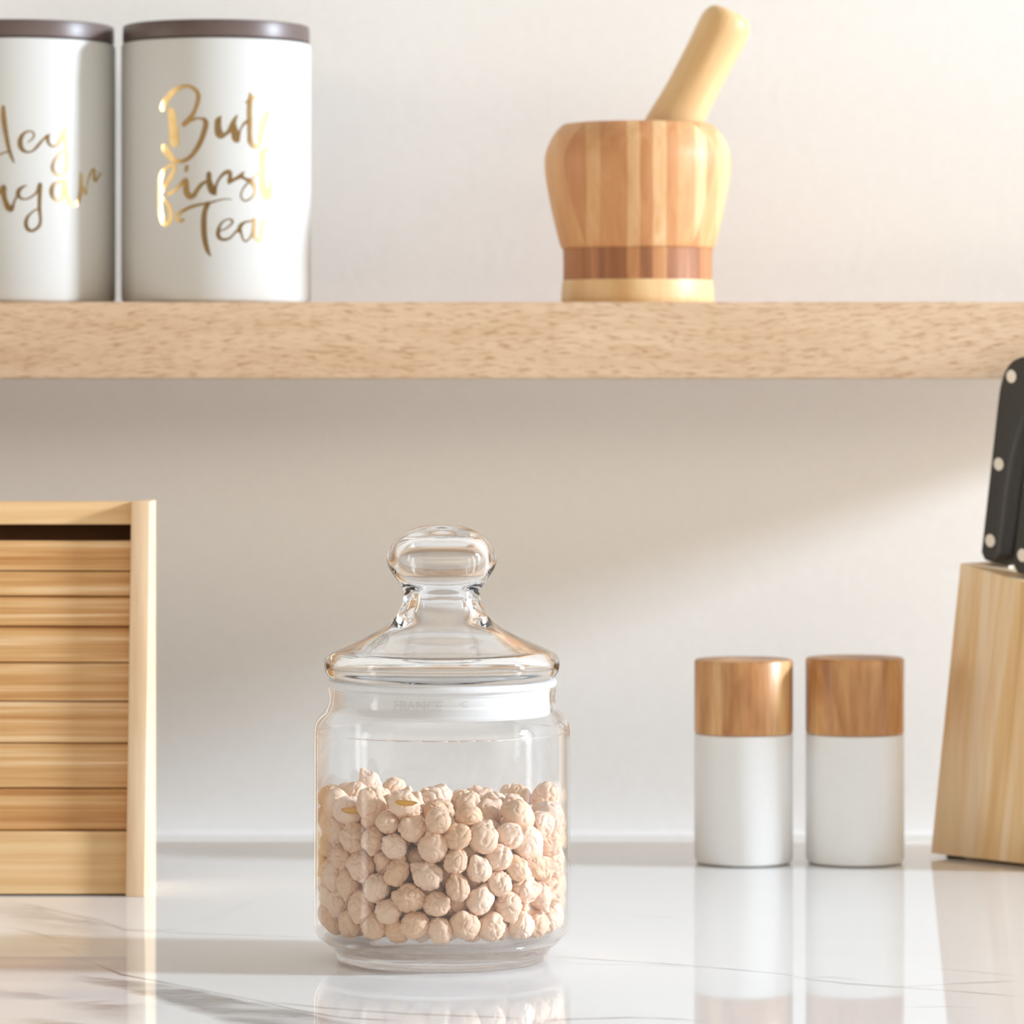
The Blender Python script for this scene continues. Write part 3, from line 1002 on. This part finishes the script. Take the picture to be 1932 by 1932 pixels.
# ------------------------------------------------------------------ glass jar
PX = ZJ / F
jx = at(834, 0, ZJ).x
jh = lambda y: HC - (y - HY) * PX
jp = lambda pts: [(r * PX, max(jh(y), 0.0)) for r, y in pts]
jar = thing('glass_jar', (jx, 0, 0), 'round clear glass jar with bulbous glass lid holding chickpeas, centre of the worktop', 'jar')
wall_o = smooth_profile(jp([(225, 1771.5), (235, 1762), (240.5, 1749), (242.5, 1735), (242.8, 1690), (242.5, 1600), (242.2, 1480), (242, 1395), (241, 1372), (237, 1358), (228, 1346), (219.5, 1337), (214.5, 1325), (213.5, 1312), (215, 1303), (216, 1298)]), 4)
rim = jp([(215, 1294.6), (212, 1293.6), (208.5, 1295)])
wall_i = smooth_profile(jp([(206.5, 1300), (206, 1312), (207.5, 1326), (213, 1338), (223, 1350), (232, 1364), (236, 1380), (237.2, 1400), (237.4, 1600), (237.8, 1690), (237.6, 1733), (235.5, 1746), (230, 1756.5), (222, 1764)]), 4)
USE_THIN = True
M_body = M_thin if USE_THIN else M_glass
obj('body', lathe(wall_o + rim + wall_i, 160, True), M_body, jar, angle=0)
base_p = jp([(0, 1806.5), (150, 1806.8), (180, 1808.5), (189, 1810), (195, 1808.8), (198.5, 1804), (200, 1798), (202.5, 1791.5), (210, 1783), (219, 1776.5), (224.7, 1771.8)]) + jp([(221.8, 1764.3), (214, 1761.0), (200, 1759.4), (150, 1759), (0, 1759)])
ob = obj('base', lathe(base_p, 160), M_foot, jar, angle=50)
ob['label'] = 'thick clear glass foot'
lid_o = [(0, 990), (30, 991), (60, 1000), (85, 1016), (99, 1033), (104, 1050), (102, 1066), (93, 1083), (82, 1099), (74, 1112), (72, 1122), (75, 1138), (80, 1150), (93, 1169), (125, 1192), (164, 1209.5), (190, 1221), (208, 1229), (218, 1237), (222, 1248), (221, 1262), (217, 1272), (209, 1279.5), (201, 1281)]
lid_i = [(197.5, 1290), (196.5, 1326), (193, 1331), (189.5, 1326), (189, 1292), (193, 1281), (203, 1272), (207.5, 1262), (206.5, 1251), (199, 1242.5), (182, 1235), (158, 1225), (122, 1209), (90, 1190), (67, 1173), (55, 1157), (50, 1142), (50, 1125), (57, 1110), (70, 1096), (81, 1078), (84, 1056), (78, 1038), (60, 1023), (30, 1015.5), (0, 1014.5)]
lid = obj('lid', lathe(smooth_profile(jp(lid_o), 4) + smooth_profile(jp(lid_i), 4), 160), M_glass, jar, angle=60)
lid['label'] = 'clear glass lid with hollow round knob'
seal_p = jp([(202, 1281.5), (214.5, 1281.8), (216, 1284), (216, 1289), (214, 1293), (205, 1294), (203, 1296), (203, 1297.5), (205, 1299.5), (205, 1301.5), (203, 1303.5), (203, 1339), (204.6, 1341), (204.2, 1344), (202, 1347), (199.4, 1346.5), (198.8, 1343), (198.8, 1285)])
seal = obj('seal', lathe(seal_p, 160, True), M_milky, lid, angle=40)
seal['label'] = 'milky white sealing ring'


def embossed(text, px, py, height_px, radius):
    cu = bpy.data.curves.new('embossed', 'FONT')
    cu.body = text
    cu.size = 1.0
    cu.align_x = 'CENTER'
    cu.offset = 0.0
    cu.resolution_u = 4
    tmp = bpy.data.objects.new('tmp', cu)
    C.objects.link(tmp)
    dg = bpy.context.evaluated_depsgraph_get()
    me = bpy.data.meshes.new_from_object(tmp.evaluated_get(dg))
    bpy.data.objects.remove(tmp)
    k = height_px * (ZJ - radius) / F / 0.70
    bm = bmesh.new()
    bm.from_mesh(me)
    bpy.data.meshes.remove(me)
    bmesh.ops.subdivide_edges(bm, edges=bm.edges[:], cuts=1)
    a0 = math.asin(max(min((at(px, 0, ZJ - radius).x - jx) / radius, 1), -1))
    h0 = HC - (py - HY) * (ZJ - radius) / F
    for v in bm.verts:
        a = a0 + v.co.x * k / radius
        v.co = Vector((radius * math.sin(a), -radius * math.cos(a), h0 + v.co.y * k))
    return bm


em = embossed('FRANCE', 787, 1341, 18, 203.6 * PX)
e2m = embossed('<', 876, 1340, 22, 203.6 * PX)
tmpm = bpy.data.meshes.new('tmp')
e2m.to_mesh(tmpm)
e2m.free()
em.from_mesh(tmpm)
bpy.data.meshes.remove(tmpm)
emo = obj('embossed_lettering', em, M_emboss, lid, angle=0)
emo['label'] = 'faint embossed lettering on the sealing ring'

# ------------------------------------------------------------------ chickpeas: settled positions, largest in view first
PEAS = np.array([int(v) for v in '''-454,-3868,3404,506,873,-3798,1689,503,1477,-3607,4686,502,-240,-3900,4376,493,-965,-3783,5035,496,-1062,-3759,2624,493,-2417,-3058,5818,502,2696,-2498,5326,495,-1504,-3614,3476,485,-125,-3918,2416,480,-2189,-3238,2895,491,1792,-3484,1577,482,1363,-3681,2525,474,-869,-3833,1690,470,-2783,-2759,3609,481,3688,1245,5585,507,2374,-3121,2250,479,-2751,-2766,2235,499,-3233,-2196,5467,491,-2338,-3151,4547,476,614,-3915,2989,437,-87,-3963,5290,437,2041,-3385,3073,447,-3213,-2233,2920,488,3485,-1782,4903,486,601,-3922,4762,432,549,-3932,3902,430,-3026,-2485,4560,484,-1309,-3755,5886,424,2426,-3129,4690,441,-1839,-3508,5227,440,-2620,2226,5945,481,1330,-3739,3599,431,-1596,-3638,4380,427,-13,-3970,1521,423,977,-3131,5339,448,2035,-3408,3964,431,-2322,-3212,1542,434,2943,-2636,2800,449,-1804,-3547,2129,420,3031,-2508,4425,466,-3390,-1944,3836,492,-3218,-2296,1565,447,3343,-2051,1550,476,2841,-2787,1559,420,2643,-2966,3553,427,3814,-873,5156,488,-3556,-1681,2149,466,1616,-1962,5303,485,3582,-1526,3316,506,3773,-1138,4202,459,-3688,-1370,5623,466,3430,-1951,2470,454,2723,1485,5560,488,-3569,-1640,4733,472,3217,-2339,3572,423,-1492,-3284,1392,422,-3036,-470,5801,496,-3655,-1374,3076,495,3731,-1170,1545,487,-260,-127,5565,499,3779,-969,2505,499,963,-695,5437,474,-812,-3059,3863,489,-3764,-1048,3999,493,-3791,-1109,1498,434,-3954,-356,5754,430,-201,-2574,5434,454,-1799,3526,5622,441,-1890,-2847,3809,439,-3841,-737,4925,489,1866,-470,5468,458,-3864,-845,2334,445,530,-3206,2402,489,3908,-642,3374,439,-3885,-419,3168,493,2474,-1127,5361,435,-107,2059,5487,456,3935,-198,1568,460,3903,-228,4429,490,2432,3064,5362,488,265,-3230,3444,458,884,-3071,4123,478,-2238,-2381,5118,488,-3433,1958,5582,448,-3914,-91,4118,485,-1079,-700,5369,508,723,305,5435,477,-1139,-2729,5447,460,1460,2936,5262,497,1132,-2977,3136,488,2431,458,5347,455,-34,-1025,5290,467,-3949,-265,1676,442,-1724,-1498,5441,509,3959,-60,2641,440,1995,-2580,1439,469,3945,214,3603,450,3852,682,4781,488,-3889,246,5045,503,701,2408,5366,433,1488,-2828,2174,457,1663,-2680,4715,445,2589,-2135,2114,473,-3905,679,2500,436,3903,583,2030,454,-666,-2972,1435,465,234,-3139,1425,455,-3818,1068,5490,435,-1196,-2864,2237,507,2383,-2185,3836,443,-3899,515,3385,467,-2310,-2320,1447,477,-400,-3085,2809,480,-2070,-557,5428,494,208,-3162,4906,436,3110,-71,4971,485,3051,-1663,4089,444,-434,2943,5330,500,-2290,-2314,2940,442,-1381,-2446,3132,498,1088,-2950,1395,425,-1362,2787,5304,442,-3624,1524,1542,466,-2241,2816,5349,439,-996,1890,5324,465,-2922,-1423,1461,491,-3808,870,4272,494,1640,-2650,3834,437,3762,1102,3914,480,1084,3801,5265,447,2031,-2458,2970,487,-1712,-2002,2227,507,3862,880,3028,439,1330,1111,5292,423,2426,-1782,4742,468,-1770,1236,5320,437,-1481,-2794,4603,454,-897,948,5291,484,17,-2627,4167,498,-114,-2607,2070,453,-2221,-2032,3775,443,-2893,-1122,5115,462,3521,1678,4691,499,3681,1170,1413,431,-623,-2960,4758,432,3666,1418,2331,469,-3641,1389,3058,503,-2647,-1772,2308,466,-3558,566,1479,509,-3647,1584,4825,424,-1012,-2136,4120,490,3483,1744,3226,504,-3450,1915,4038,454,-3446,1974,2360,429,-2663,1643,5195,469,353,-316,4859,448,2817,-1217,2363,506,3435,1965,1654,443,3143,2304,3986,503,-3181,2262,3197,497,2705,-1823,3090,448,-809,3851,5156,465,-2709,-1632,4393,442,-768,-2033,2242,438,3135,2317,2477,502,-41,-1838,2701,450,-933,-1916,5049,468,-3010,2498,4941,488,2982,949,4867,425,-3162,2328,1582,474,1675,-1913,2252,482,1575,-1846,4296,495,819,-2462,4793,431,-3312,-24,2330,505,3036,-687,3804,494,-2815,-1227,3539,477,-2258,391,5216,496,541,1516,5042,500,871,-1327,4764,454,2717,2805,3237,495,2685,2930,4494,426,8,-1871,4821,502,100,3935,4988,464,-2770,2779,3910,477,3022,-1006,4685,444,-1395,-2425,1417,447,2824,-1322,1417,447,-451,-2323,3366,471,-1877,-1517,3102,473,-2835,2711,2407,477,3102,-489,1423,453,1576,290,4985,488,1737,-1144,4890,440,2901,2695,1649,440,2021,-1673,1421,451,1418,1991,4931,505,353,-2260,1407,437,3264,396,1422,452,-3248,1160,2253,421,-3135,-507,1432,462,1218,-2082,1446,462,-2967,-913,2257,456,-2006,-1478,1404,434,1917,-1381,3120,457,2380,83,1533,494,-2930,-671,4298,472,1668,3600,4632,432,467,-1505,1961,510,-1322,-1214,3925,505,799,-2261,2539,508,-2359,3202,4589,423,-2104,-629,3783,485,-2351,-760,2898,444,3230,-106,3110,435,-2479,3007,1548,501,3213,363,4131,467,-2159,-1000,4623,429,-544,-202,4627,485,2089,1298,4880,461,1932,883,2044,451,-2938,-233,3425,507,1247,-1978,3365,475,2881,-246,2288,472,-2355,-201,2156,489,-3042,632,2992,468,-2285,-687,1391,421,-3014,-79,4967,426,-2377,3133,3131,467,2581,980,1423,453,2279,-438,4606,495,-484,-2118,1393,423,2548,3053,2352,424,2432,-604,3045,480,-954,-1588,3122,454,-2241,2249,3351,458,-43,622,4904,509,-1849,2079,4946,489,2250,-1227,3979,478,-1144,-1568,1571,466,-1793,-1797,4527,455,3037,928,3374,438,-294,-1267,1427,457,-1799,-1010,2183,496,650,-1920,4113,456,-3080,295,4192,437,441,-2370,3389,424,-2673,251,1408,438,2503,205,3540,472,1875,2667,4480,428,-752,-1103,2321,504,1256,-1134,1468,498,1858,-962,2272,492,982,2836,1441,471,-1318,1378,4529,485,-2347,705,3545,425,2583,1880,1443,473,1440,-169,1508,501,2697,1428,2297,501,2327,515,4421,479,3150,612,2540,463,2122,-796,1404,434,940,-568,2170,420,-2506,718,2252,451,2788,1401,4113,476,-2757,1164,1462,492,1815,-410,3751,479,2128,3316,3923,460,-1439,3624,1549,499,-2288,1999,1448,478,-1616,3634,4785,423,1779,1487,1409,439,1078,-1324,2704,471,-2592,1748,2331,466,-244,-1585,3919,477,2317,729,2829,432,2623,2072,4792,484,-1578,2647,1466,496,1936,3377,2972,507,1378,-505,2953,437,1208,-481,4505,492,558,3162,4958,436,-235,-1076,3092,429,-2696,1453,3182,442,-3096,829,4946,487,-512,-341,1474,504,-1195,-237,2181,488,2014,1031,3653,499,-2952,1159,3988,453,-663,-1135,4618,455,-2226,1090,4552,469,-1440,485,4712,436,-1600,612,2276,470,-1479,-409,4513,481,-378,1542,4692,485,1837,1478,2735,467,-1822,36,1423,453,1263,2233,2713,486,-997,1274,2564,478,163,3127,1394,424,-1166,2923,4458,437,-1330,-705,3049,508,-207,3262,4485,431,1924,10,2404,496,1814,2409,1460,490,-1907,1143,2945,438,815,3826,4370,488,1082,1009,2853,432,-1893,1506,3778,471,-376,-181,2896,499,130,2393,4614,510,-1457,1900,3061,450,408,-670,1446,476,1036,1935,1404,434,-1809,3464,3907,492,2204,3257,1557,466,393,-859,4077,505,1494,380,4052,426,-700,3005,1451,481,483,3911,1576,460,-599,2105,1412,442,1279,766,1426,456,-1404,1736,1419,449,-193,1904,3821,477,1199,-1085,3598,449,24,82,3814,500,-610,2984,3693,499,-1061,473,1414,444,322,1355,1469,499,-1368,-719,1409,439,1375,3676,1607,475,-1835,943,1435,465,-1947,82,3003,493,-1921,2585,4177,437,-920,3789,4199,501,101,1059,4054,448,-321,1624,2079,430,-257,3187,2810,474,1029,352,2227,479,996,3003,3161,448,-1073,465,3031,462,2506,1854,3289,481,483,151,2915,422,-1475,3694,2971,422,-247,1626,2947,443,535,-691,3062,435,-1771,1478,2161,425,-600,494,2241,459,2173,2248,2331,467,172,85,2128,426,-898,1296,3514,480,-519,-701,3834,453,1407,1695,3482,422,-711,632,4177,479,41,3946,2371,454,1967,1848,4150,461,504,1959,2206,472,-670,3883,3276,460,266,970,2396,505,-1911,2415,2405,493,-1523,685,3771,432,-1130,2159,3916,502,347,3087,3799,469,775,646,3607,461,545,1515,3373,472,934,-223,3665,429,1206,3780,3506,432,-1993,3379,2309,477,-283,2514,2154,467,573,2927,2316,502,-178,549,1430,459,-1104,2981,2341,499,829,2261,3910,492,-696,2391,2960,448,441,3948,3154,427,-1144,-86,3730,432,1551,2964,2185,462,-1064,2082,2143,423,-845,3873,2398,436,1104,3741,2541,500,612,202,1403,433,1204,1397,2067,437,737,360,4450,431,-12,3937,3918,463,250,2280,1402,432,-445,3900,1582,474,1132,1267,4262,510,1257,3082,4029,444,1506,328,3166,430,1797,2526,3490,502,-1479,2823,3244,492,255,2408,3112,502,466,-1511,3346,437,96,-735,2327,426,-2555,1939,4301,477,-2178,194,4265,475,-219,753,3189,449,-686,1253,1398,428'''.split(',')], float).reshape(-1, 4) * 1e-5


def pea_mesh(seed):
    rnd = random.Random(seed)
    bm = bmesh.new()
    bmesh.ops.create_icosphere(bm, subdivisions=5 if seed < 12 else 3, radius=1.0)
    off = Vector((rnd.uniform(-50, 50), rnd.uniform(-50, 50), rnd.uniform(-50, 50)))
    sx_, sy_, sz_ = rnd.uniform(1.0, 1.12), rnd.uniform(.90, 1.0), rnd.uniform(.84, .96)
    beak = rnd.uniform(.16, .34)
    gd = rnd.uniform(.07, .15)
    wr = rnd.uniform(.07, .13)
    for v in bm.verts:
        d = v.co.normalized()
        ang = math.acos(max(min(d.dot(Vector((.94, .1, .33)).normalized()), 1), -1))
        r = 1.0 + beak * math.exp(-(ang / .33) ** 2) - .06 * math.exp(-((ang - .62) / .25) ** 2)
        seam = d.y + .12 * noise.noise(d * 1.7 + off)
        r -= gd * math.exp(-(seam / .13) ** 2) * max(0, min(1, (d.z + .5) / .7)) * (1 - math.exp(-(ang / .3) ** 2) * .7)
        cross = d.x + .25 + .2 * noise.noise(d * 1.5 - off)
        r -= gd * .55 * math.exp(-(cross / .12) ** 2) * max(0, d.z)
        r += .10 * noise.noise(d * 1.35 + off)
        ridged = 1 - abs(noise.noise(d * 1.9 + off * 2)) * 2
        r -= wr * max(0, ridged - .55) * 2
        r += .010 * noise.noise(d * 6.5 + off)
        v.co = Vector((d.x * sx_, d.y * sy_, d.z * sz_)) * r
    big = max(v.co.length for v in bm.verts)
    mean = sum(v.co.length for v in bm.verts) / len(bm.verts)
    for v in bm.verts:
        v.co /= (mean * .45 + big * .55)
    me = bpy.data.meshes.new('chickpea')
    bm.to_mesh(me)
    bm.free()
    me.polygons.foreach_set('use_smooth', [True] * len(me.polygons))
    me.materials.append(M_pea)
    return me


variants = [pea_mesh(k) for k in range(11)]
pea_co = {}
for me in variants:
    a = np.zeros(len(me.vertices) * 3)
    me.vertices.foreach_get('co', a)
    pea_co[me.name] = a.reshape(-1, 3)
low_variants = [pea_mesh(k) for k in range(12, 15)]
rp = random.Random(11)
NI = 300
husks = {}


def nearest(px, py):
    """index of the pea that shows at a photographed point"""
    best, bi = 1e9, None
    for i, (x, y, z, r) in enumerate(PEAS[:NI]):
        if y > .01 and z < .05:
            continue
        dpt = Vector((jx + x, y, z))
        depth = dpt.y + ZJ
        qx, qy = CX + dpt.x * F / depth, HY + (HC - dpt.z) * F / depth
        s = math.hypot(qx - px, qy - py) + (depth - 1.45) * 700
        if s < best:
            best, bi = s, i
    return bi


special = {nearest(785, 1520): 'chickpea with a yellow split skin near the top of the heap',
           nearest(636, 1535): 'chickpea with a yellow split skin by the left wall of the jar'}
first = None
for i, (x, y, z, r) in enumerate(PEAS[:NI]):
    if first is None:
        o = bpy.data.objects.new('chickpea', variants[0])
        first = o
    else:
        o = first.copy()
        o.data = variants[i % len(variants)]
    C.objects.link(o)
    o.location = (jx + x, y, z)
    o.rotation_euler = (rp.uniform(0, 6.28), rp.uniform(0, 6.28), rp.uniform(0, 6.28))
    s = r * rp.uniform(1.20, 1.32)
    o.scale = (s, s, s)
    # lean against the glass and the floor of the jar instead of passing through
    co = pea_co[o.data.name] @ np.array(o.rotation_euler.to_matrix()).T * s + np.array((x, y, z))
    lo = co[:, 2].min()
    if lo < .0099:
        o.location.z += .0099 - lo
    q = np.hypot(co[:, 0], co[:, 1])
    lim = np.where(co[:, 2] < .0155, .0412 + .0030 * np.clip((co[:, 2] - .0099) / .0056, 0, 1), .0442)
    ex = (q - lim).max()
    if ex > 0:
        d = math.hypot(x, y)
        o.location.x -= ex * x / d
        o.location.y -= ex * y / d
    if i in special:
        tag(o, special[i], 'chickpea', 'chickpeas in the glass jar')
    else:
        tag(o, 'dried beige chickpea in the heap inside the glass jar', 'chickpea', 'chickpeas in the glass jar')
for i in special:
    x, y, z, r = PEAS[i]
    bm = bmesh.new()
    rows = []
    for a in range(9):
        row = []
        for b in range(4):
            u, v = (a / 8 - .5) * 1.25, (b / 3 - .5) * .40 * (1 - (abs(a / 8 - .5) * 2) ** 3 * .8)
            row.append(bm.verts.new((math.sin(u) * 1.12, -math.cos(u) * 1.08 - .10 * b * (.5 + u), math.sin(v) * 1.05 + .35 * u + .35)))
        rows.append(row)
    for ra, rb in zip(rows[:-1], rows[1:]):
        for k in range(3):
            bm.faces.new((ra[k], rb[k], rb[k + 1], ra[k + 1]))
    bmesh.ops.solidify(bm, geom=bm.faces[:], thickness=.06)
    h = obj('split_skin', bm, M_husk, None, angle=0)
    for o in C.objects:
        if o.name.startswith('chickpea') and (o.location - Vector((jx + x, y, z))).length < 2.5e-3 and o.get('label') == special[i]:
            o.rotation_euler = (0.2, 0.35, 0.2)
            h.parent = o
    h['label'] = 'yellow split skin'
if NI < len(PEAS):
    bm = bmesh.new()
    for x, y, z, r in PEAS[NI:]:
        n0 = len(bm.verts)
        bm.from_mesh(low_variants[rp.randrange(3)])
        bm.verts.ensure_lookup_table()
        m = Matrix.Translation((jx + x * .97, y * .97, z + .0003)) @ Matrix.Rotation(rp.uniform(0, 6), 4, 'X') @ Matrix.Rotation(rp.uniform(0, 6), 4, 'Z') @ Matrix.Scale(r * .9, 4)
        bmesh.ops.transform(bm, matrix=m, verts=bm.verts[n0:])
    tag(obj('chickpea_heap_core', bm, M_pea, None, angle=0), 'dried chickpeas buried in the middle of the heap in the jar', 'chickpeas', None, 'stuff')
